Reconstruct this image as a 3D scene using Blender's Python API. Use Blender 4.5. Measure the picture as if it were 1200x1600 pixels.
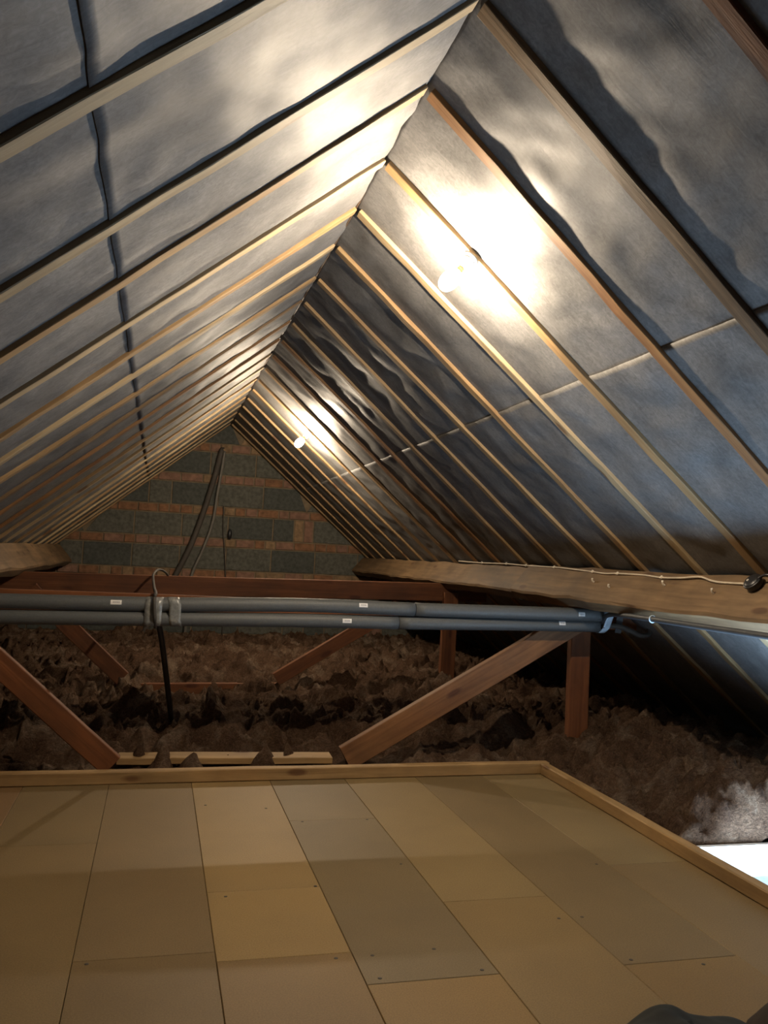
import bpy, bmesh, math, random
from math import radians as R_, sin, cos, tan, pi
from mathutils import Vector, Matrix, noise

random.seed(7)
C = bpy.context.scene.collection
for o in list(bpy.data.objects):
    bpy.data.objects.remove(o)

# ------------------------------------------------------------------ camera
EYE = 0.9603
cam_d = bpy.data.cameras.new('camera')
cam = bpy.data.objects.new('camera', cam_d)
C.objects.link(cam)
cr = Vector((0.96490353, -0.25789823, 0.04949419))
cu = Vector((-0.06180675, -0.03985051, 0.99729227))
cf = Vector((0.25522755, 0.9653499, 0.05439175))
m = Matrix.Identity(4)
for r_ in range(3):
    m[r_][0] = cr[r_]; m[r_][1] = cu[r_]; m[r_][2] = -cf[r_]
m[2][3] = EYE
cam.matrix_world = m
cam_d.sensor_fit = 'VERTICAL'
cam_d.sensor_height = 24.0
cam_d.lens = 1318.25 / 1600 * 24.0
cam_d.clip_start = 0.02
bpy.context.scene.camera = cam

# ------------------------------------------------------------------ light levels
BULB1 = 16000.0          # emission of the near bulb
BULB2 = 15500.0          # emission of the far bulb
HATCH_W = 62.0          # daylight coming up the hatch
sc = bpy.context.scene
w = bpy.data.worlds.new('world'); sc.world = w; w.use_nodes = True
w.node_tree.nodes['Background'].inputs[0].default_value = (0.5, 0.42, 0.36, 1)
w.node_tree.nodes['Background'].inputs[1].default_value = 0.004
vs = sc.view_settings
vs.view_transform = 'Standard'; vs.look = 'None'; vs.gamma = 1.0
vs.use_curve_mapping = False
vs.exposure = 0.0

al = bpy.data.lights.new('hatch_daylight', 'AREA')
al.shape = 'RECTANGLE'; al.size = 0.77; al.size_y = 0.92
al.energy = HATCH_W; al.color = (0.50, 0.73, 1.0)
alo = bpy.data.objects.new('hatch_daylight', al); C.objects.link(alo)
alo.location = (2.215, 2.165, -0.11); alo.rotation_euler = (pi, 0, 0)

# ------------------------------------------------------------------ shared geometry of the roof
XR, ZR = 0.6155, 2.2113            # ridge line of the rafters' lower faces
TL, TR = R_(39.56), R_(40.79)      # pitches
YG = 8.55                          # gable wall
D0 = 0.015                         # felt stands this far behind the rafters' lower faces
def slope(side, y, s, d=0.0):
    """point on a slope: s metres down from the ridge, d metres inwards of the rafters' lower face"""
    if side > 0:
        return Vector((XR + s*cos(TR) - d*sin(TR), y, ZR - s*sin(TR) - d*cos(TR)))
    return Vector((XR - s*cos(TL) + d*sin(TL), y, ZR - s*sin(TL) - d*cos(TL)))

# ------------------------------------------------------------------ materials
def mat(name):
    m = bpy.data.materials.new(name); m.use_nodes = True
    nt = m.node_tree
    b = nt.nodes['Principled BSDF']
    return m, nt, b
def N(nt, t, **k):
    n = nt.nodes.new(t)
    for a, v in k.items():
        setattr(n, a, v)
    return n
def ramp(nt, fac, stops):
    r = N(nt, 'ShaderNodeValToRGB')
    e = r.color_ramp.elements
    while len(e) < len(stops): e.new(0.5)
    for q, (p, c) in zip(e, stops):
        q.position = p; q.color = (c[0], c[1], c[2], 1)
    nt.links.new(fac, r.inputs[0])
    return r
def noise_n(nt, vec, scale, detail=4, rough=0.55, dist=0.0):
    n = N(nt, 'ShaderNodeTexNoise')
    n.inputs['Scale'].default_value = scale; n.inputs['Detail'].default_value = detail
    n.inputs['Roughness'].default_value = rough; n.inputs['Distortion'].default_value = dist
    if vec is not None: nt.links.new(vec, n.inputs['Vector'])
    return n
def mapping(nt, scale=(1,1,1), kind='Object'):
    tc = N(nt, 'ShaderNodeTexCoord'); mp = N(nt, 'ShaderNodeMapping')
    mp.inputs['Scale'].default_value = scale
    nt.links.new(tc.outputs[kind], mp.inputs['Vector'])
    return mp.outputs[0]
def bump(nt, b, h, strength=0.3, dist=0.01):
    bp = N(nt, 'ShaderNodeBump'); bp.inputs['Strength'].default_value = strength
    bp.inputs['Distance'].default_value = dist
    nt.links.new(h, bp.inputs['Height']); nt.links.new(bp.outputs[0], b.inputs['Normal'])
def mixc(nt, a, b_, fac, mode='MIX'):
    mx = N(nt, 'ShaderNodeMix', data_type='RGBA', blend_type=mode)
    for s, v in ((0, fac), (6, a), (7, b_)):
        if hasattr(v, 'links'): nt.links.new(v, mx.inputs[s])
        elif isinstance(v, (int, float)): mx.inputs[s].default_value = v
        else: mx.inputs[s].default_value = (v[0], v[1], v[2], 1)
    return mx.outputs[2]

def wood(name, dark, light, rough=0.65, knots=True, stain=0.35):
    m, nt, b = mat(name)
    v = mapping(nt, (1.2, 22, 22))
    oi = N(nt, 'ShaderNodeObjectInfo')
    add = N(nt, 'ShaderNodeVectorMath', operation='ADD'); nt.links.new(v, add.inputs[0])
    cmb = N(nt, 'ShaderNodeCombineXYZ')
    ml = N(nt, 'ShaderNodeMath', operation='MULTIPLY'); ml.inputs[1].default_value = 37.0
    nt.links.new(oi.outputs['Random'], ml.inputs[0])
    nt.links.new(ml.outputs[0], cmb.inputs[0]); nt.links.new(ml.outputs[0], cmb.inputs[1])
    nt.links.new(cmb.outputs[0], add.inputs[1])
    g = noise_n(nt, add.outputs[0], 1.6, 6, 0.6, 0.6)
    r = ramp(nt, g.outputs[0], [(0.28, dark), (0.7, light)])
    col = r.outputs[0]
    v2 = mapping(nt, (1.0, 1.6, 1.6))
    add2 = N(nt, 'ShaderNodeVectorMath', operation='ADD'); nt.links.new(v2, add2.inputs[0]); nt.links.new(cmb.outputs[0], add2.inputs[1])
    n2 = noise_n(nt, add2.outputs[0], 3.0, 4, 0.6)
    r2 = ramp(nt, n2.outputs[0], [(0.3, (1-stain,)*3), (0.62, (1, 1, 1))])
    col = mixc(nt, col, r2.outputs[0], 1.0, 'MULTIPLY')
    if knots:
        vo = N(nt, 'ShaderNodeTexVoronoi'); vo.inputs['Scale'].default_value = 1.0
        v3 = mapping(nt, (3.2, 9, 9))
        add3 = N(nt, 'ShaderNodeVectorMath', operation='ADD'); nt.links.new(v3, add3.inputs[0]); nt.links.new(cmb.outputs[0], add3.inputs[1])
        nt.links.new(add3.outputs[0], vo.inputs['Vector'])
        r3 = ramp(nt, vo.outputs['Distance'], [(0.10, (0.35, 0.2, 0.12)), (0.17, (1, 1, 1))])
        col = mixc(nt, col, r3.outputs[0], 0.75, 'MULTIPLY')
    nt.links.new(col, b.inputs['Base Color'])
    b.inputs['Roughness'].default_value = rough
    bump(nt, b, g.outputs[0], 0.35, 0.004)
    return m

M = {}
M['pine'] = wood('pine', (0.231, 0.129, 0.051), (0.408, 0.272, 0.129))
M['pale'] = wood('pale_pine', (0.302, 0.216, 0.115), (0.475, 0.36, 0.209))
M['rust'] = wood('rusty_pine', (0.182, 0.077, 0.025), (0.336, 0.175, 0.063))
M['purlin'] = wood('old_purlin', (0.124, 0.071, 0.031), (0.248, 0.155, 0.074), stain=0.5)
M['truss'] = wood('red_truss', (0.125, 0.038, 0.011), (0.26, 0.092, 0.028), stain=0.45)
M['truss_pale'] = wood('tan_truss', (0.17, 0.068, 0.022), (0.33, 0.155, 0.058), stain=0.45)
M['kerb'] = wood('kerb_pine', (0.306, 0.178, 0.068), (0.51, 0.323, 0.136))
M['ridge'] = wood('ridge_timber', (0.07, 0.04, 0.02), (0.16, 0.09, 0.05))

# roofing felt: grey fibrous breather sheet
m, nt, b = mat('roofing_felt')
v = mapping(nt, (1, 1, 1))
n1 = noise_n(nt, v, 3.5, 6, 0.6, 0.4); n2 = noise_n(nt, v, 60, 5, 0.7, 1.0)
vs_ = mapping(nt, (2.0, 14, 2.0)); n3 = noise_n(nt, vs_, 4, 5, 0.65, 1.5)
r1 = ramp(nt, n1.outputs[0], [(0.32, (0.108, 0.106, 0.104)), (0.68, (0.205, 0.201, 0.196))])
r2 = ramp(nt, n2.outputs[0], [(0.32, (0.70,)*3), (0.68, (1.15,)*3)])
r3 = ramp(nt, n3.outputs[0], [(0.3, (0.78,)*3), (0.7, (1.05,)*3)])
c = mixc(nt, mixc(nt, r1.outputs[0], r2.outputs[0], 1.0, 'MULTIPLY'), r3.outputs[0], 1.0, 'MULTIPLY')
nt.links.new(c, b.inputs['Base Color']); b.inputs['Roughness'].default_value = 0.60
b.inputs['Specular IOR Level'].default_value = 0.42
bump(nt, b, n3.outputs[0], 0.10, 0.004)
M['felt'] = m

# chipboard, tone per board from the mesh attribute
m, nt, b = mat('chipboard')
v = mapping(nt)
n1 = noise_n(nt, v, 260, 3, 0.7); n2 = noise_n(nt, v, 2.2, 5, 0.6)
at = N(nt, 'ShaderNodeAttribute'); at.attribute_name = 'tone'
r1 = ramp(nt, n1.outputs[0], [(0.3, (0.70, 0.66, 0.58)), (0.7, (1.08, 1.06, 1.02))])
r2 = ramp(nt, n2.outputs[0], [(0.3, (0.84, 0.82, 0.80)), (0.7, (1.04, 1.03, 1.0))])
c = mixc(nt, mixc(nt, at.outputs['Color'], r1.outputs[0], 1.0, 'MULTIPLY'), r2.outputs[0], 1.0, 'MULTIPLY')
nt.links.new(c, b.inputs['Base Color']); b.inputs['Roughness'].default_value = 0.6
bump(nt, b, n1.outputs[0], 0.15, 0.002)
M['chip'] = m

# mineral wool
m, nt, b = mat('mineral_wool')
v = mapping(nt)
n1 = noise_n(nt, v, 4, 6, 0.65, 0.8); v2 = mapping(nt, (14, 60, 30)); n2 = noise_n(nt, v2, 2.2, 6, 0.75, 2.5)
n3 = noise_n(nt, v, 45, 6, 0.75, 2.0)
r1 = ramp(nt, n1.outputs[0], [(0.32, (0.12, 0.062, 0.036)), (0.52, (0.235, 0.140, 0.086)), (0.70, (0.46, 0.335, 0.235))])
r2 = ramp(nt, n2.outputs[0], [(0.35, (0.35,)*3), (0.65, (1.3,)*3)])
r3 = ramp(nt, n3.outputs[0], [(0.35, (0.4,)*3), (0.65, (1.25,)*3)])
c = mixc(nt, mixc(nt, r1.outputs[0], r2.outputs[0], 0.8, 'MULTIPLY'), r3.outputs[0], 0.8, 'MULTIPLY')
nt.links.new(c, b.inputs['Base Color']); b.inputs['Roughness'].default_value = 0.95
b.inputs['Specular IOR Level'].default_value = 0.1
sm = N(nt, 'ShaderNodeMath', operation='ADD'); nt.links.new(n2.outputs[0], sm.inputs[0]); nt.links.new(n3.outputs[0], sm.inputs[1])
bump(nt, b, sm.outputs[0], 1.0, 0.02)
M['wool'] = m

def plain(name, col, rough=0.5, metal=0.0, vary=0.12, scale=18, emit=None, bumpy=0.0):
    m, nt, b = mat(name)
    v = mapping(nt); n = noise_n(nt, v, scale, 4)
    lo = tuple(x*(1-vary) for x in col); hi = tuple(min(1, x*(1+vary)) for x in col)
    r = ramp(nt, n.outputs[0], [(0.3, lo), (0.7, hi)])
    nt.links.new(r.outputs[0], b.inputs['Base Color'])
    b.inputs['Roughness'].default_value = rough; b.inputs['Metallic'].default_value = metal
    if bumpy: bump(nt, b, n.outputs[0], bumpy, 0.01)
    if emit:
        b.inputs['Emission Color'].default_value = (*emit[0], 1); b.inputs['Emission Strength'].default_value = emit[1]
    return m
M['foam'] = plain('pipe_foam', (0.094, 0.099, 0.099), 0.55, scale=120, vary=0.1, bumpy=0.1)
M['greypipe'] = plain('grey_plastic_pipe', (0.05, 0.055, 0.062), 0.5)
M['foam_cut'] = plain('foam_joint', (0.03, 0.03, 0.035), 0.9)
M['tape_blue'] = plain('blue_tape', (0.50, 0.62, 0.72), 0.25, vary=0.25)
M['tape_clear'] = plain('clear_tape', (0.22, 0.225, 0.215), 0.16, vary=0.3, scale=50, bumpy=0.4)
M['sticker'] = plain('white_sticker', (0.75, 0.73, 0.70), 0.5, vary=0.04)
M['ink'] = plain('grey_ink', (0.28, 0.28, 0.30), 0.6)
M['black'] = plain('black_plastic', (0.016, 0.016, 0.018), 0.38)
M['dusty'] = plain('dusty_black_cable', (0.065, 0.055, 0.045), 0.7)
M['hosegrey'] = plain('grey_hose', (0.15, 0.14, 0.12), 0.6)
M['whitecable'] = plain('white_cable', (0.55, 0.47, 0.36), 0.5)
M['clip'] = plain('white_clip', (0.80, 0.74, 0.64), 0.45)
M['dowel'] = plain('pale_dowel', (0.66, 0.50, 0.32), 0.6)
M['gloss_white'] = plain('white_gloss_paint', (0.86, 0.87, 0.88), 0.35, vary=0.02)
M['holder'] = plain('white_lamp_holder', (0.8, 0.78, 0.73), 0.4, vary=0.03)
M['brass'] = plain('brass_cap', (0.7, 0.55, 0.25), 0.3, 1.0)
M['block'] = plain('concrete_block', (0.099, 0.099, 0.083), 0.95, vary=0.35, scale=30, bumpy=0.4)
M['block2'] = plain('dark_concrete_block', (0.069, 0.074, 0.066), 0.95, vary=0.3, scale=30, bumpy=0.4)
M['brick'] = plain('orange_brick', (0.218, 0.109, 0.056), 0.9, vary=0.35, scale=20, bumpy=0.4)
M['brick2'] = plain('tan_brick', (0.238, 0.155, 0.086), 0.9, vary=0.35, scale=20, bumpy=0.4)
M['brick3'] = plain('pink_brick', (0.224, 0.125, 0.086), 0.9, vary=0.3, scale=20, bumpy=0.4)
M['mortar'] = plain('mortar', (0.178, 0.135, 0.086), 0.95, vary=0.25, scale=12, bumpy=0.5)
M['plaster'] = plain('plasterboard', (0.45, 0.42, 0.36), 0.9)
M['darkcloth'] = plain('dark_green_cloth', (0.008, 0.010, 0.008), 0.85, vary=0.5, scale=9, bumpy=0.3)
M['browncloth'] = plain('dark_brown_cloth', (0.016, 0.008, 0.004), 0.85, vary=0.4, scale=9, bumpy=0.3)
m = bpy.data.materials.new('bulb_glass'); m.use_nodes = True; nt = m.node_tree
for n_ in list(nt.nodes): nt.nodes.remove(n_)
out = N(nt, 'ShaderNodeOutputMaterial'); tr = N(nt, 'ShaderNodeBsdfTransparent'); gl = N(nt, 'ShaderNodeBsdfGlossy'); mx = N(nt, 'ShaderNodeMixShader')
nz = noise_n(nt, mapping(nt), 30, 2); rz = ramp(nt, nz.outputs[0], [(0.3, (0.93, 0.93, 0.92)), (0.7, (0.97, 0.97, 0.96))])
nt.links.new(rz.outputs[0], tr.inputs[0]); gl.inputs['Roughness'].default_value = 0.05; mx.inputs[0].default_value = 0.07
nt.links.new(tr.outputs[0], mx.inputs[1]); nt.links.new(gl.outputs[0], mx.inputs[2]); 
em = N(nt, 'ShaderNodeEmission'); em.inputs[0].default_value = (1.0, 0.86, 0.68, 1); em.inputs[1].default_value = 60.0   # pearl coating lit by the filament
mx2 = N(nt, 'ShaderNodeMixShader'); mx2.inputs[0].default_value = 0.15
nt.links.new(mx.outputs[0], mx2.inputs[1]); nt.links.new(em.outputs[0], mx2.inputs[2]); nt.links.new(mx2.outputs[0], out.inputs[0])
M['bulb_glass'] = m
def bulbmat(name, k):
    m, nt, b = mat(name)
    b.inputs['Base Color'].default_value = (0.9, 0.88, 0.82, 1)
    # faint mottling of the frosted coating
    n = noise_n(nt, mapping(nt), 40, 2)
    r = ramp(nt, n.outputs[0], [(0.3, (1.0, 0.80, 0.58)), (0.7, (1.0, 0.83, 0.62))])
    nt.links.new(r.outputs[0], b.inputs['Emission Color']); b.inputs['Emission Strength'].default_value = k
    return m
M['bulb1'] = bulbmat('near_bulb_glass', BULB1)
M['bulb2'] = bulbmat('far_bulb_glass', BULB2)

# ------------------------------------------------------------------ helpers
def finish(name, bm, mats, parent=None, matrix=None, smooth=False):
    me = bpy.data.meshes.new(name); bm.to_mesh(me); bm.free()
    for mm in (mats if isinstance(mats, (list, tuple)) else [mats]): me.materials.append(mm)
    if smooth:
        for p in me.polygons: p.use_smooth = True
    o = bpy.data.objects.new(name, me); C.objects.link(o)
    if matrix is not None: o.matrix_world = matrix
    if parent is not None:
        o.parent = parent
        o.matrix_parent_inverse = Matrix.Identity(4)
        o.matrix_basis = parent_world(parent).inverted() @ (matrix if matrix is not None else Matrix.Identity(4))
    return o
def parent_world(p):
    return (parent_world(p.parent) @ p.matrix_basis) if p.parent else p.matrix_basis
def empty(name, loc):
    o = bpy.data.objects.new(name, None); C.objects.link(o); o.location = loc; o.empty_display_size = 0.05
    o.matrix_basis = Matrix.Translation(loc)
    return o
def tag(o, label=None, cat=None, group=None, kind=None):
    if label: o['label'] = label
    if cat: o['category'] = cat
    if group: o['group'] = group
    if kind: o['kind'] = kind
    return o
def frame(A, B, up):
    A, B, up = Vector(A), Vector(B), Vector(up)
    x = (B-A).normalized(); z = (up - x*up.dot(x)).normalized(); y = z.cross(x)
    m = Matrix.Identity(4)
    for i in range(3): m[i][0] = x[i]; m[i][1] = y[i]; m[i][2] = z[i]; m[i][3] = A[i]
    return m, (B-A).length
def beam(name, A, B, up, wy, hz, mats, parent=None, seg=10, wob=0.0015, bev=0.003, zoff=0.0, skew=None):
    """timber from A to B; wy wide across, hz deep along 'up' (from zoff to zoff+hz)"""
    mw, L = frame(A, B, up)
    bm = bmesh.new()
    rings = []
    for k in range(seg+1):
        t = k/seg; x = L*t
        j = lambda: random.uniform(-wob, wob)
        dy, dz = j(), j()
        c = bev
        prof = [(-wy/2+c, 0), (wy/2-c, 0), (wy/2, c), (wy/2, hz-c), (wy/2-c, hz), (-wy/2+c, hz), (-wy/2, hz-c), (-wy/2, c)]
        ring = []
        for (py, pz) in prof:
            xx = x
            if skew:
                xx += (skew[0] if k == 0 else skew[1] if k == seg else 0) * (pz/hz)
            ring.append(bm.verts.new((xx, py+dy+j()*0.4, pz+zoff+dz+j()*0.4)))
        rings.append(ring)
    for a, b_ in zip(rings, rings[1:]):
        for i in range(8):
            bm.faces.new((a[i], b_[i], b_[(i+1) % 8], a[(i+1) % 8]))
    bm.faces.new(rings[0]); bm.faces.new(list(reversed(rings[-1])))
    bmesh.ops.recalc_face_normals(bm, faces=bm.faces)
    return finish(name, bm, mats, parent, mw)
def catmull(pts, n=8):
    P = [Vector(p) for p in pts]; P = [2*P[0]-P[1]] + P + [2*P[-1]-P[-2]]
    out = []
    for i in range(1, len(P)-2):
        for k in range(n):
            t = k/n
            out.append(0.5*((2*P[i]) + (P[i+1]-P[i-1])*t + (2*P[i-1]-5*P[i]+4*P[i+1]-P[i+2])*t*t + (3*P[i]-P[i-1]-3*P[i+1]+P[i+2])*t**3))
    out.append(P[-2]); return out
def tube(name, pts, r, mats, parent=None, seg=12, n=8, smoothpath=True, cap=True, rfun=None):
    path = catmull(pts, n) if smoothpath and len(pts) > 2 else [Vector(p) for p in pts]
    bm = bmesh.new(); rings = []
    prev = None
    for i, p in enumerate(path):
        d = (path[min(i+1, len(path)-1)] - path[max(i-1, 0)]).normalized()
        if prev is None:
            a = d.orthogonal().normalized()
        else:
            a = (prev - d*prev.dot(d)).normalized()
        prev = a; b_ = d.cross(a)
        rr = rfun(i/(len(path)-1)) if rfun else r
        rings.append([bm.verts.new(p + (a*cos(2*pi*k/seg)+b_*sin(2*pi*k/seg))*rr) for k in range(seg)])
    for a, b_ in zip(rings, rings[1:]):
        for i in range(seg): bm.faces.new((a[i], b_[i], b_[(i+1) % seg], a[(i+1) % seg]))
    if cap:
        bm.faces.new(list(reversed(rings[0]))); bm.faces.new(rings[-1])
    bmesh.ops.recalc_face_normals(bm, faces=bm.faces)
    o = finish(name, bm, mats, None, None, smooth=True)
    if parent is not None:
        o.parent = parent; o.matrix_basis = parent_world(parent).inverted()
    return o
def lathe(name, prof, mats, mw, parent=None, seg=24):
    bm = bmesh.new(); rings = []
    for (r, z) in prof:
        rings.append([bm.verts.new((r*cos(2*pi*k/seg), r*sin(2*pi*k/seg), z)) for k in range(seg)])
    for a, b_ in zip(rings, rings[1:]):
        for i in range(seg): bm.faces.new((a[i], a[(i+1) % seg], b_[(i+1) % seg], b_[i]))
    bm.faces.new(list(reversed(rings[0]))); bm.faces.new(rings[-1])
    bmesh.ops.recalc_face_normals(bm, faces=bm.faces)
    return finish(name, bm, mats, parent, mw, smooth=True)
def boxes(name, lst, mats, parent=None, bev=0.0, mw=None):
    bm = bmesh.new()
    for (x0, x1, y0, y1, z0, z1) in lst:
        vv = [bm.verts.new((x, y, z)) for z in (z0, z1) for y in (y0, y1) for x in (x0, x1)]
        for f in ((0,2,3,1), (4,5,7,6), (0,1,5,4), (2,6,7,3), (1,3,7,5), (0,4,6,2)): bm.faces.new([vv[i] for i in f])
    if bev: bmesh.ops.bevel(bm, geom=list(bm.edges), offset=bev, segments=2, affect='EDGES')
    bmesh.ops.recalc_face_normals(bm, faces=bm.faces)
    return finish(name, bm, mats, parent, mw if mw is not None else (Matrix.Identity(4) if parent else None))

# ------------------------------------------------------------------ setting: felted roof slopes
def rafter_y(i, s=0.0, side=1):
    """line of rafter i at distance s down the slope"""
    top = {-1: 1.256, 0: 1.735, 1: 2.108, 2: 2.546, 3: 2.945, 4: 3.33, 5: 3.757}.get(i, 1.731+0.4*i)
    if side > 0:
        bot = {-1: 1.256, 0: 1.745, 1: 2.13, 2: 2.531, 3: 2.896, 4: 3.308, 5: 3.692, 6: 4.137, 7: 4.549, 8: 4.945, 9: 5.335,
               10: 5.771, 11: 6.182, 12: 6.562, 13: 6.968, 14: 7.401, 15: 7.80, 16: 8.15, 17: 8.46}.get(i, top)
        sb = 1.94
    else:
        bot = {-1: 1.264, 0: 1.775, 1: 2.154, 2: 2.553, 3: 2.946, 4: 3.306, 5: 3.683, 6: 4.105, 7: 4.491}.get(i, top)
        sb = 1.25
    if i == 17: top = 8.46; bot = 8.46
    return top + (bot-top)*s/sb

def felt(side, s0, s1, y0, y1, seed, dup_in=0.0, curl=0.0):
    ns = max(2, int((s1-s0)/0.022)); ny = int((y1-y0)/0.022)
    bm = bmesh.new(); grid = []
    off = Vector((seed*7.3, seed*3.1, side*5.0))
    for a in range(ns+1):
        s = s0+(s1-s0)*a/ns; row = []
        for k in range(ny+1):
            y = y0+(y1-y0)*k/ny
            # distance to the nearest rafter pins the sheet
            best = min(abs(y - rafter_y(i, s, side)) for i in range(-1, 18))
            pin = min(1.0, best/0.12)
            p = Vector((s*2.2, y*5.0, 0))+off
            bulge = 0.008*noise.noise(p) + 0.007*noise.noise(Vector((s*7+y*3, y*4-s*3, 3))+off) + 0.0035*noise.noise(Vector((s*17+y*4, y*11, 9))+off) + 0.005*max(0, noise.noise(Vector((s*3, y*14, 4))+off))*math.exp(-max(s, 0)/0.25)
            d = -D0 + pin*(bulge+0.003) + dup_in
            e = min(1.0, (s-s0)/0.05) if curl > 0 else min(1.0, (s1-s)/0.04)
            d += abs(curl)*(1-e)*(0.6+0.8*noise.noise(Vector((0, y*2.0, 1))+off))
            row.append(bm.verts.new(slope(side, y, s, d)))
        grid.append(row)
    for a in range(ns):
        for k in range(ny):
            q = (grid[a][k], grid[a+1][k], grid[a+1][k+1], grid[a][k+1])
            bm.faces.new(q if side > 0 else tuple(reversed(q)))
    o = finish('ceiling', bm, M['felt'], smooth=True)
    so = o.modifiers.new('thickness', 'SOLIDIFY'); so.thickness = 0.002; so.offset = 1 if side < 0 else 1
    return o
YB = -0.6
LAPL, LAPR = 0.965, 0.955
for side, s_lap, s_end in ((-1, LAPL, 3.2), (1, LAPR, 3.45)):
    a = felt(side, -0.024 if side < 0 else -0.020, s_lap+(0.0 if side < 0 else 0.06), YB, YG, 1 if side < 0 else 2, dup_in=0.003 if side < 0 else 0.0, curl=-0.0025 if side < 0 else 0)
    b_ = felt(side, s_lap-(0.06 if side < 0 else 0.0), s_end, YB, YG, 1 if side < 0 else 2, dup_in=0.0 if side < 0 else 0.002, curl=0.0 if side < 0 else 0.001)
    nm = 'left' if side < 0 else 'right'
    tag(a, 'grey roofing felt between the rafters, upper sheet of the %s roof slope' % nm, 'roofing felt', kind='structure')
    tag(b_, 'grey roofing felt lapped below the seam on the %s roof slope' % nm, 'roofing felt', kind='structure')

# gable wall: courses of grey block between bands of brick
bm = bmesh.new()
def wall_box(x0, x1, z0, z1, dy, mi):
    def cut(z, s):   # keep inside the roof triangle
        return XR + s*((ZR+0.03-z)/tan(TR if s > 0 else TL))
    if z0 > ZR+0.03: return
    z1 = min(z1, ZR+0.02)
    zz = [z0, z1]; pts = []
    for z in zz:
        lo, hi = cut(z, -1), cut(z, 1)
        pts.append((max(x0, lo), min(x1, hi)))
    if pts[0][0] >= pts[0][1]-0.002: return
    (a0, b0), (a1, b1) = pts
    if a1 >= b1: a1 = b1 = (a1+b1)/2 if abs(a1-b1) < 0.05 else (a0 if x1 <= XR else b0)
    f = [(a0, z0), (b0, z0), (b1, z1), (a1, z1)]
    e = 0.003
    v0 = [bm.verts.new((x, YG, z)) for x, z in f]
    v1 = [bm.verts.new((x+(e if i in (0, 3) else -e), YG-dy, z+(e if i < 2 else -e))) for i, (x, z) in enumerate(f)]
    fs = [bm.faces.new(v1)]
    for i in range(4): fs.append(bm.faces.new((v0[i], v0[(i+1) % 4], v1[(i+1) % 4], v1[i])))
    for q in fs: q.material_index = mi
rg = random.Random(5)
k = -3
while True:
    ztop = 0.764 + 0.315*k; zb = ztop-0.098
    if zb > ZR: break
    x = -2.6 + rg.uniform(0, 0.2)
    while x < 3.6:
        L = rg.choice([0.105, 0.105, 0.12, 0.215, 0.19])
        wall_box(x, x+L-0.012, zb+0.012, ztop-0.012, 0.010+rg.uniform(0, 0.005), rg.choice([2, 2, 3, 3, 4, 4]))
        x += L
    x = -2.7 + (0.23 if k % 2 else 0.0) + rg.uniform(-0.05, 0.05)
    while x < 3.6:
        q = rg.random()
        if q < 0.16: L = rg.choice([0.1, 0.16]); mi = rg.choice([3, 4])
        elif q < 0.30: L = 0.215; mi = rg.choice([0, 1])
        else: L = 0.45; mi = rg.choice([0, 0, 1, 1])
        wall_box(x, x+L-0.012, ztop, ztop+0.315-0.098, 0.008+rg.uniform(0, 0.004), mi)
        x += L
    k += 1
va = [bm.verts.new(p) for p in ((-2.3, YG, -0.2), (3.35, YG, -0.2), (XR, YG, ZR+0.03))]
f = bm.faces.new(va); f.material_index = 5
# true apex triangle sides follow the pitches
va[0].co = (XR-(ZR+0.23)/tan(TL), YG, -0.2); va[1].co = (XR+(ZR+0.23)/tan(TR), YG, -0.2)
vb = [bm.verts.new(v_.co + Vector((0, 0.1, 0))) for v_ in va]
f = bm.faces.new(list(reversed(vb))); f.material_index = 5
for i in range(3):
    f = bm.faces.new((va[i], va[(i+1) % 3], vb[(i+1) % 3], vb[i])); f.material_index = 5
bmesh.ops.recalc_face_normals(bm, faces=bm.faces)
g = finish('wall_back', bm, [M['block'], M['block2'], M['brick'], M['brick2'], M['brick3'], M['mortar']])
tag(g, 'gable wall of grey concrete blocks between thin bands of orange brick', 'wall', kind='structure')

# chipboard deck: boards 0.32 wide running away from the camera
DX1 = 1.812; DY1 = 3.672
bm = bmesh.new(); tl = bm.loops.layers.color.new('tone')
cols = [-2.06, -1.74, -1.42, -1.10, -0.777, -0.453, -0.133, 0.190, 0.5135, 0.836, 1.158, 1.478, DX1]
joints = {8: [2.455, 2.045, 0.9], 9: [3.064, 1.886, 0.5], 10: [2.30, 1.1], 11: [1.879, 0.7], 12: [2.507, 1.3], 7: [2.095, 0.9], 6: [2.9, 1.7], 5: [2.2, 1.0], 4: [3.0, 1.8]}
tones = {(8, 0): (0.58, 0.47, 0.29), (8, 1): (0.62, 0.50, 0.30), (8, 2): (0.47, 0.35, 0.19), (7, 0): (0.44, 0.36, 0.24), (7, 1): (0.40, 0.31, 0.18),
         (9, 0): (0.45, 0.385, 0.27), (9, 1): (0.41, 0.35, 0.25), (9, 2): (0.53, 0.40, 0.20), (10, 0): (0.52, 0.43, 0.28), (10, 1): (0.50, 0.40, 0.24),
         (11, 0): (0.42, 0.355, 0.24), (11, 1): (0.48, 0.37, 0.20), (12, 0): (0.49, 0.42, 0.29), (12, 1): (0.46, 0.38, 0.25), (6, 0): (0.43, 0.35, 0.23), (6, 1): (0.46, 0.37, 0.23)}
rt = random.Random(3)
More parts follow.
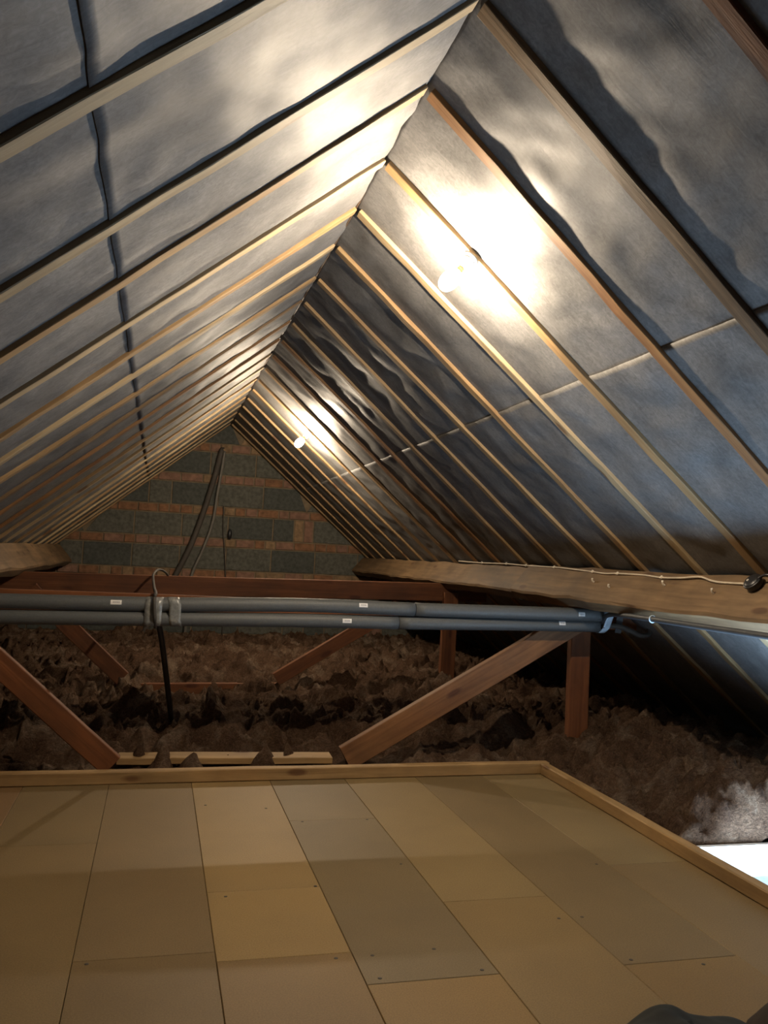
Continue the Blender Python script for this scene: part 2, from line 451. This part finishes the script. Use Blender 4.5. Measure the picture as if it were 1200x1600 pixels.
for ci in range(1, len(cols)):
    ys = [DY1] + joints.get(ci, [2.4, 1.2]) + [YB]
    for j, (ya, yb) in enumerate(zip(ys, ys[1:])):
        g_ = 0.0006
        x0, x1, y0, y1 = cols[ci-1]+g_, cols[ci]-g_, yb+g_, ya-g_
        if ci == len(cols)-1: x1 = DX1
        z0, z1 = -0.018, 0.0
        vv = [bm.verts.new(p) for p in ((x0, y0, z0), (x1, y0, z0), (x1, y1, z0), (x0, y1, z0), (x0, y0, z1-.0015), (x1, y0, z1-.0015), (x1, y1, z1-.0015), (x0, y1, z1-.0015),
              (x0+.0015, y0+.0015, z1), (x1-.0015, y0+.0015, z1), (x1-.0015, y1-.0015, z1), (x0+.0015, y1-.0015, z1))]
        t_ = tones.get((ci, j)) or tuple(q*rt.uniform(0.92, 1.06) for q in (0.45, 0.36, 0.22))
        t_ = tuple(k_*(0.55*q+0.45*r) for q, r, k_ in zip(t_, (0.47, 0.392, 0.235), (1.13, 1.165, 1.29)))
        for fi in ((3,2,1,0), (8,9,10,11), (0,1,5,4), (1,2,6,5), (2,3,7,6), (3,0,4,7), (4,5,9,8), (5,6,10,9), (6,7,11,10), (7,4,8,11)):
            f = bm.faces.new([vv[i] for i in fi])
            for l in f.loops: l[tl] = (*t_, 1)
bmesh.ops.recalc_face_normals(bm, faces=bm.faces)
deck = finish('floor', bm, M['chip'])
tag(deck, 'deck of pale chipboard loft boards with staggered joints', 'floor', kind='structure')
# plasterboard under the joists with the hatch left open
HX0, HX1, HY0, HY1 = 1.825, 2.60, 1.70, 2.625
sub = boxes('floor', [(-2.3, HX0-.02, YB, YG, -.16, -.145), (HX0-.02, HX1+.02, HY1+.02, YG, -.16, -.145), (HX0-.02, HX1+.02, YB, HY0-.02, -.16, -.145), (HX1+.02, 3.4, YB, YG, -.16, -.145)], M['plaster'])
tag(sub, 'plasterboard ceiling of the rooms under the insulation', 'floor', kind='structure')
hl = boxes('trim_1', [(HX0-.02, HX0, HY0-.02, HY1+.02, -.34, .0), (HX1, HX1+.02, HY0-.02, HY1+.02, -.34, .0), (HX0, HX1, HY0-.02, HY0, -.34, .0), (HX0, HX1, HY1, HY1+.02, -.34, .0)], M['gloss_white'])
tag(hl, 'white painted lining of the daylit loft hatch', 'hatch lining', kind='structure')

# ------------------------------------------------------------------ purlins
def purlin(side, ya, yb, m_, dy=0, hh=0.202, ww=0.08, s_top=1.94, endcut=0.0, lift=0.005, nseg=24):
    A = slope(side, ya, s_top, 0.001+lift); B = slope(side, yb, s_top, 0.001+lift)
    inn = slope(side, 0, 0, 1)-slope(side, 0, 0, 0)
    return beam('purlin', A, B, inn, ww, hh, m_, seg=nseg, wob=0.005, bev=0.010)
ps = 1.94
p1 = purlin(1, 0.2, 4.42, M['purlin'])
tag(p1, 'thick rough-sawn purlin at the right, nearer length with screws and cable', 'purlin', 'purlins under the rafters')
p2 = purlin(1, 4.425, YG-0.02, M['purlin'], hh=0.190, s_top=1.95)
tag(p2, 'thick purlin under the right slope, far length running to the gable wall', 'purlin', 'purlins under the rafters')
p3 = purlin(-1, 0.2, YG-0.02, M['purlin'], s_top=2.02)
tag(p3, 'thick rough purlin at the left edge under the left roof slope', 'purlin', 'purlins under the rafters')

# ------------------------------------------------------------------ rafters, each a timber of its own
looks = {(-1, 1): 'dark', (0, 1): 'rough tan', (1, 1): 'orange-brown'}
ordn = ['nearest', 'second', 'third', 'fourth', 'fifth', 'sixth', 'seventh', 'eighth', 'ninth', 'tenth']
def rafter(side, i):
    s_end = 3.42 if side > 0 else 3.15
    ya = rafter_y(i, 0.02, side); yb = rafter_y(i, s_end, side)
    inn = slope(side, 0, 0, 1)-slope(side, 0, 0, 0)
    if side > 0: mm = {0: M['purlin'], -1: M['truss'], 1: M['rust'], 8: M['rust'], 9: M['rust'], 3: M['pale']}.get(i, M['pine'])
    else: mm = {0: M['pale'], -1: M['pale'], 3: M['pine'], 7: M['rust'], 8: M['rust'], 6: M['purlin']}.get(i, M['pine'] if i % 2 else M['pale'])
    wy = 0.045+random.uniform(-.003, .003)
    s0 = 0.012 if side > 0 else 0.0
    o = beam('rafter', slope(side, ya, s0, 0), slope(side, yb, s_end, 0), -inn, wy, 0.036, mm, seg=26, wob=0.0018, bev=0.002)
    nm = 'right' if side > 0 else 'left'
    if i <= 8:
        k_ = i+1
        place = ('nearest rafter of the %s roof slope, cut by the top of the photo' % nm) if k_ == 0 else '%s rafter of the %s roof slope counting back from the camera' % (ordn[k_], nm)
    else:
        k_ = 17-i
        place = ('rafter of the %s roof slope right against the gable wall' % nm) if k_ == 0 else '%s rafter of the %s roof slope counting out from the gable wall' % (ordn[k_], nm)
    tag(o, 'sawn timber ' + place if i > 1 or side < 0 else looks[(i, 1)]+' timber '+place, 'rafter', 'rafters of the %s roof slope' % nm)
    return o
for side in (-1, 1):
    for i in range(-1, 18): rafter(side, i)
rb = beam('ridge_board', (XR, 2.80, ZR+0.010), (XR, YG, ZR+0.010), (0, 0, 1), 0.010, 0.04, M['ridge'], seg=20, wob=0.001)
tag(rb, 'thin dark ridge board along the peak between the rafter heads', 'ridge board')

# ------------------------------------------------------------------ roof trusses
def truss(y, mats, xpost, label, parts, near):
    t = empty('roof_truss', (0.6, y+0.025, -0.1)); tag(t, label, 'truss', 'trusses standing on the joists')
    for (nm, A, B, h, mm, dy) in parts:
        # the front face lies at y; h measured in the plane of the truss
        d = (Vector(B)-Vector(A)).normalized(); up = Vector((-d.z, 0, d.x))
        if up.z < 0: up = -up
        if nm == 'post': up = Vector((1, 0, 0))
        beam(nm, (A[0], y+dy+.0225, A[2]), (B[0], y+dy+.0225, B[2]), up, 0.045, h, mm, parent=t, seg=6, wob=0.0012)
    return t
TP = M['truss_pale']; TD = M['truss']
V3 = lambda x, z: (x, 0, z)
truss(3.85, None, 2.04, 'nearer red-brown timber truss behind the deck, with two braces and a square post', [
    ('brace', V3(-0.19+0.02, -0.03), V3(-1.02, 0.735), 0.098, TD, 0.0),
    ('brace', V3(0.925, -0.027), V3(2.10, 0.652), 0.118, TP, 0.0),
    ('tie_beam', V3(-1.25, 0.655), V3(2.41, 0.650), 0.095, TD, 0.047),
    ('post', V3(2.07, -0.145), V3(2.065, 0.79), 0.110, TD, 0.094),
    ], True)
truss(5.65, None, 1.85, 'farther dark red timber truss standing in the insulation, nearer the gable wall', [
    ('brace', V3(-0.205, 0.075), V3(-0.79, 0.62), 0.10, TD, 0.0),
    ('brace', V3(0.835, 0.079), V3(1.66, 0.59), 0.09, TD, 0.0),
    ('tie_beam', V3(-1.25, 0.632), V3(2.30, 0.680), 0.125, TD, 0.047),
    ('base_plate', V3(-0.205, -0.02), V3(0.832, -0.01), 0.095, TD, 0.047),
    ('post', V3(1.955, -0.145), V3(1.965, 0.74), 0.105, TD, 0.0),
    ], False)

# ------------------------------------------------------------------ kerbs of the deck
k1 = beam('deck_kerb', (-1.9, 3.575, 0.0005), (1.81, 3.645, 0.0005), (0, 0, 1), 0.045, 0.052, M['kerb'], seg=16, wob=0.0012, bev=0.004)
tag(k1, 'pale timber batten along the far edge of the chipboard deck', 'batten', 'battens edging the deck')
k2 = beam('deck_kerb', (1.787, 3.62, 0.0005), (1.790, 0.0, 0.0005), (0, 0, 1), 0.044, 0.048, M['kerb'], seg=16, wob=0.0012, bev=0.004)
tag(k2, 'pale timber batten along the right edge of the deck beside the hatch', 'batten', 'battens edging the deck')
pk = beam('plank', (-0.12, 4.07, -0.026), (0.86, 4.03, -0.026), (0, 0, 1), 0.12, 0.03, M['kerb'], seg=8)
tag(pk, 'pale board lying in the insulation just beyond the far batten', 'plank')
for (xa, xb, ya) in ((-1.7, 1.79, 3.76),):
    j = beam('joist', (xa, ya, -0.142), (xb, ya, -0.142), (0, 0, 1), 0.045, 0.12, M['kerb'], seg=8)
    tag(j, 'timber joist running under the far edge of the deck', 'joist')

# ------------------------------------------------------------------ insulation
def hump(x, y, cx, cy, rx, ry): 
    d = ((x-cx)/rx)**2+((y-cy)/ry)**2
    return math.exp(-d)
def wool(x0, x1, y0, y1, res, hole, base):
    nx, ny = int((x1-x0)/res), int((y1-y0)/res)
    bm = bmesh.new(); G = {}
    for i in range(nx+1):
        for j in range(ny+1):
            x = x0+(x1-x0)*i/nx; y = y0+(y1-y0)*j/ny
            if hole(x, y): continue
            p = Vector((x, y, 0))
            w_ = noise.noise_vector(p*2.6)*0.22 + noise.noise_vector(p*8)*0.07 + noise.noise_vector(p*22)*0.015
            q = p+w_
            lump = lambda f, o: 1-abs(2*abs(noise.noise(q*f+o))-0.0)**0.8
            h = 0.10*(abs(noise.noise(q*2.6))**0.7) + 0.12*(abs(noise.noise(q*6.5+Vector((3, 1, 7))))**0.8) + 0.085*(abs(noise.noise(q*15+Vector((1, 4, 2))))**0.8) + 0.035*abs(noise.noise(q*38)) + 0.006*noise.noise(p*90)
            z, amp, edge = base(x, y)
            z += h*amp
            hd_ = max(HX0-x, x-HX1, HY0-y, y-HY1)
            if hd_ < 0.045: z = -0.13 + (z+0.13)*sm(0.008, 0.045, hd_)**0.5
            dx = (noise.noise_vector(Vector((x*7, y*7, 5)))*0.05 + noise.noise_vector(Vector((x*18, y*18, 8)))*0.016)*edge
            G[i, j] = bm.verts.new((x+dx.x, y+dx.y, z))
    for i in range(nx):
        for j in range(ny):
            k_ = [(i, j), (i+1, j), (i+1, j+1), (i, j+1)]
            if all(q in G for q in k_): bm.faces.new([G[q] for q in k_])
    return finish('insulation', bm, M['wool'], smooth=True)
def hole(x, y):
    if y < 3.70 and x < 1.825: return True
    if HX0-.012 < x < HX1+.012 and HY0-.012 < y < HY1+.012: return True
    return False
def sm(a, b, t):
    t = min(1, max(0, (t-a)/(b-a))); return t*t*(3-2*t)
def base(x, y):
    # height of the blanket, how lumpy it is, how far it may slump sideways
    b0 = -0.125 + 0.135*sm(3.95, 4.45, y)
    amp = 0.45 + 0.55*sm(4.0, 4.4, y); edge = sm(3.83, 4.0, y)
    if x > 1.8:
        r_ = sm(1.83, 2.25, x)
        b1 = -0.07 + 0.10*r_ + 0.07*hump(x, y, 2.6, 3.7, 0.45, 0.6)
        b0 = b1 if y < 3.9 else b1+(max(b0, b1)-b1)*sm(3.9, 4.3, y)
        amp = max(amp, 0.6+0.4*r_) if y < 4.2 else amp
        edge = max(edge, sm(1.84, 2.0, x)) if y < 4.2 else edge
        b0 -= 0.06*hump(x, y, 2.03, 3.72, 0.20, 0.22)
    hd = max(HX0-x, x-HX1, HY0-y, y-HY1)      # distance from the hatch
    edge *= sm(0.03, 0.15, hd) if x > 1.8 else 1
    b0 += 0.055*hump(x, y, 2.08, 2.80, 0.12, 0.09) - 0.02*hump(x, y, 1.98, 2.70, 0.03, 0.06) + 0.05*hump(x, y, 2.3, 2.70, 0.12, 0.08) + 0.07*hump(x, y, 2.45, 2.9, 0.25, 0.15) + 0.03*hump(x, y, 1.93, 2.75, 0.07, 0.08)
    b0 += 0.05*hump(x, y, 0.25, 4.62, 0.5, 0.18) + 0.05*hump(x, y, 1.6, 4.9, 0.5, 0.4) + 0.05*hump(x, y, 1.0, 6.9, 2.0, 0.9)
    b0 -= 0.13*hump(x, y, 0.3, 5.40, 0.80, 0.42)
    if x > 1.8: b0 += 0.062*math.exp(-(max(hd, 0)/0.13)**2)*sm(1.86, 2.0, x)
    for (cx_, cy_, r_, a_) in ((0.08, 4.02, .05, .13), (0.22, 3.97, .06, .10), (0.38, 4.03, .03, .09), (0.52, 3.98, .07, .13), (0.66, 4.05, .05, .12), (-0.05, 4.05, .05, .10), (0.95, 3.95, .12, .11), (1.3, 3.95, .15, .12), (1.6, 3.98, .12, .11)):
        b0 += a_*hump(x, y, cx_, cy_, r_, r_*1.2)
    if y > 8.3: edge *= 0.3
    return b0, amp, edge
ins = wool(-1.78, 2.88, 1.0, YG-0.03, 0.0155, hole, base)
tag(ins, 'brown mineral wool insulation in torn lumps between the joists', 'insulation', kind='stuff')

# ------------------------------------------------------------------ lagged pipes
def px(pts, t):
    return pts
up_path = [(-1.15, 3.790, 0.690), (-0.617, 3.785, 0.705), (0.0, 3.785, 0.712), (0.634, 3.785, 0.730), (1.171, 3.785, 0.728), (1.7, 3.785, 0.730), (2.14, 3.785, 0.730)]
lo_path = [(-1.15, 3.800, 0.628), (-0.613, 3.790, 0.640), (0.0, 3.790, 0.650), (0.638, 3.790, 0.661), (1.097, 3.798, 0.664), (1.7, 3.811, 0.672), (2.14, 3.813, 0.676)]
def sub_path(path, xa, xb):
    c_ = catmull(path, 10); out = [p for p in c_ if xa < p.x < xb]
    def at(x):
        for a, b_ in zip(c_, c_[1:]):
            if a.x <= x <= b_.x: return a.lerp(b_, (x-a.x)/(b_.x-a.x))
        return c_[0] if x < c_[0].x else c_[-1]
    return [at(xa)]+out+[at(xb)], at
def lagged(path, split, label, stickers, r):
    t = empty('insulated_pipe', (0.6, 3.79, 0.69)); tag(t, label, 'pipe', 'lagged pipes across the loft')
    a, at = sub_path(path, -1.14, split-0.0025); b_, _ = sub_path(path, split+0.0025, 2.14)
    for seg_ in (a, b_):
        tube('foam_sleeve', seg_, r, M['foam'], t, seg=28, smoothpath=False)
    s_, _ = sub_path(path, split-0.004, split+0.004)
    tube('sleeve_joint', s_, r*0.93, M['foam_cut'], t, seg=20, smoothpath=False)
    for (sx, zz, wd) in stickers:
        c = at(sx)
        # a paper label curved round the sleeve, facing the camera side
        bm = bmesh.new(); n_ = 6; ang0 = zz; half = 0.30
        vs0 = []
        for e_ in (-wd/2, wd/2):
            cc = at(sx+e_)
            vs0.append([bm.verts.new((cc.x, cc.y-(r+.0012)*cos(ang0-half+2*half*k/n_), cc.z+(r+.0012)*sin(ang0-half+2*half*k/n_))) for k in range(n_+1)])
        for k in range(n_): bm.faces.new((vs0[0][k], vs0[1][k], vs0[1][k+1], vs0[0][k+1]))
        st = finish('paper_label', bm, M['sticker'], t, Matrix.Identity(4)); st['label'] = 'small white paper label on grey foam'
        bm = bmesh.new(); vs0 = []
        for k in range(5):
            xx = sx-wd*0.28+k*wd*0.13
            cc = at(xx)
            q_ = [bm.verts.new((xx+e_, cc.y-(r+.002)*cos(ang0+v_), cc.z+(r+.002)*sin(ang0+v_))) for e_, v_ in ((0, -.1), (wd*.07, -.1), (wd*.07, .12), (0, .12))]
            bm.faces.new(q_)
        finish('printing', bm, M['ink'], st, Matrix.Identity(4))
    return t, at
RP = 0.0315
upipe, atU = lagged(up_path, 1.171, 'upper of two grey foam-lagged pipes running across in front of the truss', [(-0.159, 0.25, 0.045), (0.918, 0.35, 0.04), (2.018, 0.1, 0.034)], RP)
lpipe, atL = lagged(lo_path, 1.097, 'lower of two grey foam-lagged pipes running across in front of the truss', [(0.847, 0.15, 0.042), (1.93, 0.35, 0.034)], RP)
def wrap(name, x, wd, m_, label, cat, group=None, tilt=0.0, sl=1.025):
    """tape wound round both pipes"""
    bm = bmesh.new(); n_ = 36; rings = []
    for e_ in range(5):
        xx = x - wd/2 + wd*e_/4
        cu_, cl_ = atU(xx), atL(xx); r = RP*sl+random.uniform(-.0006, .0010)
        ring = []
        for k in range(n_):
            a_ = 2*pi*k/n_; c_ = cu_ if sin(a_) >= 0 else cl_
            wob = 1+0.02*sin(5*a_+e_)
            ring.append(bm.verts.new((xx+tilt*sin(a_)*0.02, c_.y+r*cos(a_)*wob, c_.z+r*sin(a_)*wob)))
        rings.append(ring)
    for a, b_ in zip(rings, rings[1:]):
        for i in range(n_): bm.faces.new((a[i], b_[i], b_[(i+1) % n_], a[(i+1) % n_]))
    bmesh.ops.recalc_face_normals(bm, faces=bm.faces)
    o = finish(name, bm, m_, smooth=True); tag(o, label, cat, group)
    so = o.modifiers.new('thickness', 'SOLIDIFY'); so.thickness = 0.001
    return o
wrap('tape_band', 2.172, 0.036, M['tape_blue'], 'pale blue tape wound round the right end of both grey pipes', 'tape', 'tape bands on the pipes', 1.0, 1.14)
wrap('tape_band', -0.005, 0.072, M['tape_clear'], 'wide shiny clear tape band round both pipes under the hooked cable', 'tape', 'tape bands on the pipes', 0.2)
wrap('tape_band', 0.085, 0.05, M['tape_clear'], 'narrower shiny clear tape band right beside the hooked cable', 'tape', 'tape bands on the pipes', -0.5)
# bare thin pipe leaving the tape and following the purlin
tp = tube('branch_pipe', [(2.15, 3.785, 0.700), (2.13, 3.72, 0.730), (2.05, 3.52, 0.752), (1.96, 3.25, 0.765), (1.917, 2.98, 0.770), (1.912, 2.7, 0.770), (1.912, 2.4, 0.770), (1.912, 2.0, 0.770), (1.912, 1.6, 0.770)], 0.0115, M['greypipe'], seg=14)
tag(tp, 'thin grey pipe running from the taped end along the lower edge of the purlin', 'pipe')
tp2 = tube('branch_pipe', [(2.15, 3.79, 0.672), (2.24, 3.80, 0.678), (2.32, 3.80, 0.655), (2.37, 3.80, 0.635), (2.42, 3.80, 0.64), (2.43, 3.81, 0.68)], 0.013, M['dusty'], seg=12)
tag(tp2, 'short dark pipe looping below the tie beam end at the right', 'pipe')
st = beam('metal_strap', (2.27, 3.845, 0.64), (2.285, 3.845, 0.765), (0, -1, 0), 0.035, 0.004, M['foam'], seg=3, wob=0.0003, bev=0.0005)
tag(st, 'grey strap across the end of the tie beam by the taped pipes', 'strap')
tie = tube('cable_tie', [(1.918+0.0135*cos(a_/8*2*pi), 2.99, 0.770+0.0135*sin(a_/8*2*pi)) for a_ in range(9)], 0.0028, M['tape_blue'], seg=6)
tag(tie, 'pale cable tie round the thin pipe under the purlin', 'cable tie')

# pole and hooked cable
po = tube('waste_pipe', [(0.012, 3.842, 0.66), (0.045, 4.02, 0.51), (0.115, 4.40, 0.10), (0.125, 4.45, 0.02)], 0.0135, M['black'], seg=14)
tag(po, 'straight black plastic pipe slanting down into the insulation behind the grey pipes', 'pipe')
hk = tube('hooked_cable', [(0.075, 5.72, 0.77), (0.05, 5.66, 0.80), (0.01, 5.60, 0.815), (-0.02, 5.3, 0.79), (-0.01, 4.5, 0.755), (0.0, 3.83, 0.76), (-0.003, 3.75, 0.742), (0.0, 3.742, 0.69), (0.004, 3.75, 0.65), (0.008, 3.80, 0.612)], 0.0075, M['dusty'], seg=10)
tag(hk, 'grey cable hooked over the far tie beam and tied round the two pipes', 'cable')

# ------------------------------------------------------------------ cables on the gable wall
YW = YG-0.03
c1 = tube('wall_cable', [(0.565, YW, 1.955), (0.545, YW, 1.93), (0.49, YW-.01, 1.66), (0.40, YW-.01, 1.30), (0.30, YW-.02, 0.98), (0.18, YW-.02, 0.70), (0.05, YW-.02, 0.42), (-0.10, YW-.03, 0.10), (-0.14, YW-.03, 0.02)], 0.028, M['dusty'], seg=12)
tag(c1, 'thickest dark cable sweeping down the gable wall to the left', 'cable', 'cables on the gable wall')
c2 = tube('wall_cable', [(0.575, YW, 1.945), (0.57, YW, 1.85), (0.53, YW-.01, 1.50), (0.50, YW-.01, 1.22), (0.42, YW-.01, 0.95), (0.33, YW-.02, 0.70), (0.31, YW-.02, 0.45), (0.30, YW-.02, 0.1)], 0.015, M['hosegrey'], seg=10)
tag(c2, 'grey-brown cable hanging just right of the thickest cable on the gable', 'cable', 'cables on the gable wall')
c3 = tube('wall_cable', [(0.60, YW, 1.40), (0.61, YW, 1.15), (0.64, YW, 0.9), (0.66, YW, 0.60), (0.66, YW, 0.1)], 0.005, M['dusty'], seg=8)
tag(c3, 'thin dark cable hanging straight down the middle of the gable wall', 'cable', 'cables on the gable wall')
ft = lathe('cable_fitting', [(0.004, 0.05), (0.012, 0.04), (0.02, 0.02), (0.022, -0.02), (0.016, -0.045), (0.008, -0.055)], M['black'], Matrix.Translation((0.675, YW-.004, 1.125)), seg=16)
tag(ft, 'small black fitting on the gable wall beside the thin cable', 'fitting')

# ------------------------------------------------------------------ cable clipped along the right purlin
face = Vector((-cos(TR), 0, sin(TR))); inn = slope(1, 0, 0, 1)-slope(1, 0, 0, 0)
corner = slope(1, 0, ps-0.04, 0)
def pf(y, d, out=0.006):
    """on the purlin's up-slope face: d metres in from the rafters"""
    p = corner + inn*d + face*out; return (p.x, y, p.z)
ct = empty('clipped_cable', pf(3.4, 0.03)); tag(ct, 'thin pale cable clipped along the top of the right purlin', 'cable')
cpts = [(5.6, .012), (5.15, .018), (4.75, .016), (4.46, .022), (4.1, .024), (3.90, .030), (3.672, .040), (3.55, .046), (3.441, .042), (3.237, .042), (3.084, .050), (2.95, .045), (2.844, .035), (2.76, .050), (2.691, .056), (2.56, .055)]
tube('cable', [pf(y, d) for y, d in cpts], 0.0042, M['whitecable'], ct, seg=8)
for (y, d) in ((5.15, .018), (4.75, .016), (4.46, .022), (4.1, .024), (3.672, .040), (3.441, .042), (3.084, .050)):
    c = Vector(pf(y, d+0.002, 0.004)); mw = Matrix.Translation(c) @ frame((0, 0, 0), (0, 1, 0), face)[0]
    boxes('cable_clip', [(-.005, .005, -.009, .006, 0, .0095)], M['clip'], ct, bev=0.0015, mw=mw)
# black round box at the right edge
jb = Matrix.Translation(pf(2.515, 0.055, 0.0)) @ face.to_track_quat('Z', 'Y').to_matrix().to_4x4()
jt = empty('junction_box', pf(2.515, 0.055, 0.0)); tag(jt, 'round black plastic box on the purlin at the right edge', 'junction box')
lathe('body', [(0.030, 0), (0.032, 0.004), (0.032, 0.022), (0.029, 0.028), (0.018, 0.031), (0.002, 0.032)], M['black'], jb, jt, seg=28)
lathe('rim', [(0.033, 0.018), (0.035, 0.020), (0.035, 0.023), (0.033, 0.025)], M['black'], jb, jt, seg=28)
lathe('screw', [(0.0045, 0.030), (0.0045, 0.0335), (0.001, 0.034)], M['clip'], jb @ Matrix.Translation((-.010, -.004, 0)), jt, seg=10)
tube('tail', [pf(2.50, .045, .02), pf(2.46, .03, .03), pf(2.40, .02, .01), pf(2.2, .012, .008)], 0.005, M['black'], jt, seg=8)
# pale nails driven half into the purlin
for k_, (y, d, L, lab) in enumerate(((3.596, .098, .020, 'bent pale nail in the purlin above the blue tape, leftmost of the row'),
                                     (3.43, .120, .012, 'short pale nail stub second from the left on the purlin'),
                                     (3.034, .085, .022, 'pale nail sticking out of the purlin below the cable, third from the left'),
                                     (2.70, .105, .020, 'pale nail in the purlin nearest the round black box'))):
    a = Vector(pf(y, d, -0.002)); b_ = a+face*L*0.6; c = b_+Vector((0, -0.004, 0.007))+face*L*0.3
    o = tube('nail', [a, b_, c], 0.0048, M['clip'], seg=8, n=4); tag(o, lab, 'nail', 'nails in the purlin')

# ------------------------------------------------------------------ lamps screwed to the rafters
def lamp(i, s, m_, label):
    y = rafter_y(i, s, 1)
    base_p = slope(1, y, s, 0.0)
    t = empty('ceiling_lamp', base_p); tag(t, label, 'lamp', 'bare bulb lamps on the rafters')
    rot = inn.to_track_quat('Z', 'Y').to_matrix().to_4x4(); mw = Matrix.Translation(base_p) @ rot
    lathe('lamp_holder', [(0.030, 0.0), (0.030, 0.006), (0.018, 0.012), (0.018, 0.046), (0.0145, 0.048)], M['holder'], mw, t, seg=24)
    lathe('bulb_cap', [(0.011, 0.046), (0.011, 0.062), (0.012, 0.066)], M['brass'], mw, t, seg=20)
    prof = [(0.0125, 0.066)]
    for k in range(1, 15):
        a_ = pi*k/15
        prof.append((0.030*sin(a_)**0.9 if k > 3 else 0.0125+0.0165*(k/4)**1.3, 0.066+0.084*(1-cos(a_))/2))
    prof.append((0.001, 0.1505))
    b_ = lathe('bulb_glass', prof, M['bulb_glass'], mw, t, seg=24)
    b_['label'] = 'glowing glass bulb'
    f_ = lathe('filament', [(0.012*sin(pi*k/12)+0.0002, 0.110-0.012*cos(pi*k/12)) for k in range(13)], m_, mw, b_, seg=16)
    f_['label'] = 'glowing filament'
    lathe('filament_stem', [(0.003, 0.066), (0.002, 0.096)], M['holder'], mw, b_, seg=8)
lamp(2, 0.406, M['bulb1'], 'bare glowing bulb on the third roof bay, the nearer and larger glare')
lamp(11, 0.54, M['bulb2'], 'bare glowing bulb far down the right slope near the gable wall')

# screws in the deck boards
SCR = [(0.24, 2.42, 'left corner of the lightest column end joint'), (0.50, 2.46, 'right corner of the lightest column end joint'),
       (0.23, 3.28, 'lightest board left side by the far batten'), (0.45, 3.22, 'lightest board right side by the far batten'),
       (0.56, 3.05, 'left end of the greyest column far joint'), (0.80, 3.05, 'right end of the greyest column far joint'),
       (0.47, 2.02, 'left of the pair at the lightest column right edge'), (0.56, 2.02, 'right of the pair at the lightest column right edge'),
       (0.72, 2.03, 'middle of the greyest board near its joint'), (0.55, 1.91, 'left end of the near joint in the greyest column'),
       (0.80, 1.91, 'right end of the near joint in the greyest column'), (0.80, 2.60, 'right edge of the greyest column halfway along'),
       (1.12, 2.15, 'left of the pair astride the long joint, middle right'), (1.19, 2.15, 'right of the pair astride the long joint, middle right'),
       (1.19, 1.90, 'left end of the lower right end joint'), (1.36, 1.85, 'middle of the lower right end joint'),
       (-0.10, 2.08, 'lower left of the deck beside an end joint'), (1.44, 2.52, 'beside the short joint near the right batten')]
for x, y, lab in SCR:
    o = lathe('screw', [(0.0050, 0.0), (0.0050, 0.0006), (0.003, 0.0011), (0.0008, 0.0006)], M['dusty'], Matrix.Translation((x, y, 0)), seg=10)
    tag(o, 'tiny dark screw head, ' + lab, 'screw', 'screw heads in the deck')

# ------------------------------------------------------------------ dark cloth at the bottom right corner
def cloth(name, cx, cy, rx, ry, hgt, m_, seed, label):
    bm = bmesh.new(); nr, na = 22, 64; rings = []
    top = bm.verts.new((cx, cy, hgt))
    for a in range(1, nr+1):
        rr = a/nr; ring = []
        for k in range(na):
            an = 2*pi*k/na
            e_ = 1+0.10*noise.noise(Vector((cos(an)*1.5, sin(an)*1.5, seed)))
            x = cx+rx*rr*cos(an)*e_; y = cy+ry*rr*sin(an)*e_
            z = hgt*(1-rr**3)*(1+0.5*noise.noise(Vector((x*7, y*7, seed)))) + 0.012*noise.noise(Vector((x*22, y*22, seed)))*(1-rr)
            ring.append(bm.verts.new((x, y, max(z, 0.002))))
        rings.append(ring)
    for k in range(na): bm.faces.new((top, rings[0][k], rings[0][(k+1) % na]))
    for a, b_ in zip(rings, rings[1:]):
        for k in range(na): bm.faces.new((a[k], b_[k], b_[(k+1) % na], a[(k+1) % na]))
    bm.faces.new(list(reversed(rings[-1])))
    bmesh.ops.recalc_face_normals(bm, faces=bm.faces)
    o = finish(name, bm, m_, smooth=True); tag(o, label, 'cloth', 'dark cloths on the deck'); return o
cloth('cloth', 1.05, 1.46, 0.21, 0.14, 0.10, M['darkcloth'], 2.0, 'crumpled dark green cloth at the bottom edge of the photo')
cloth('cloth', 1.42, 1.44, 0.22, 0.19, 0.11, M['browncloth'], 5.0, 'crumpled dark brown cloth in the bottom right corner')
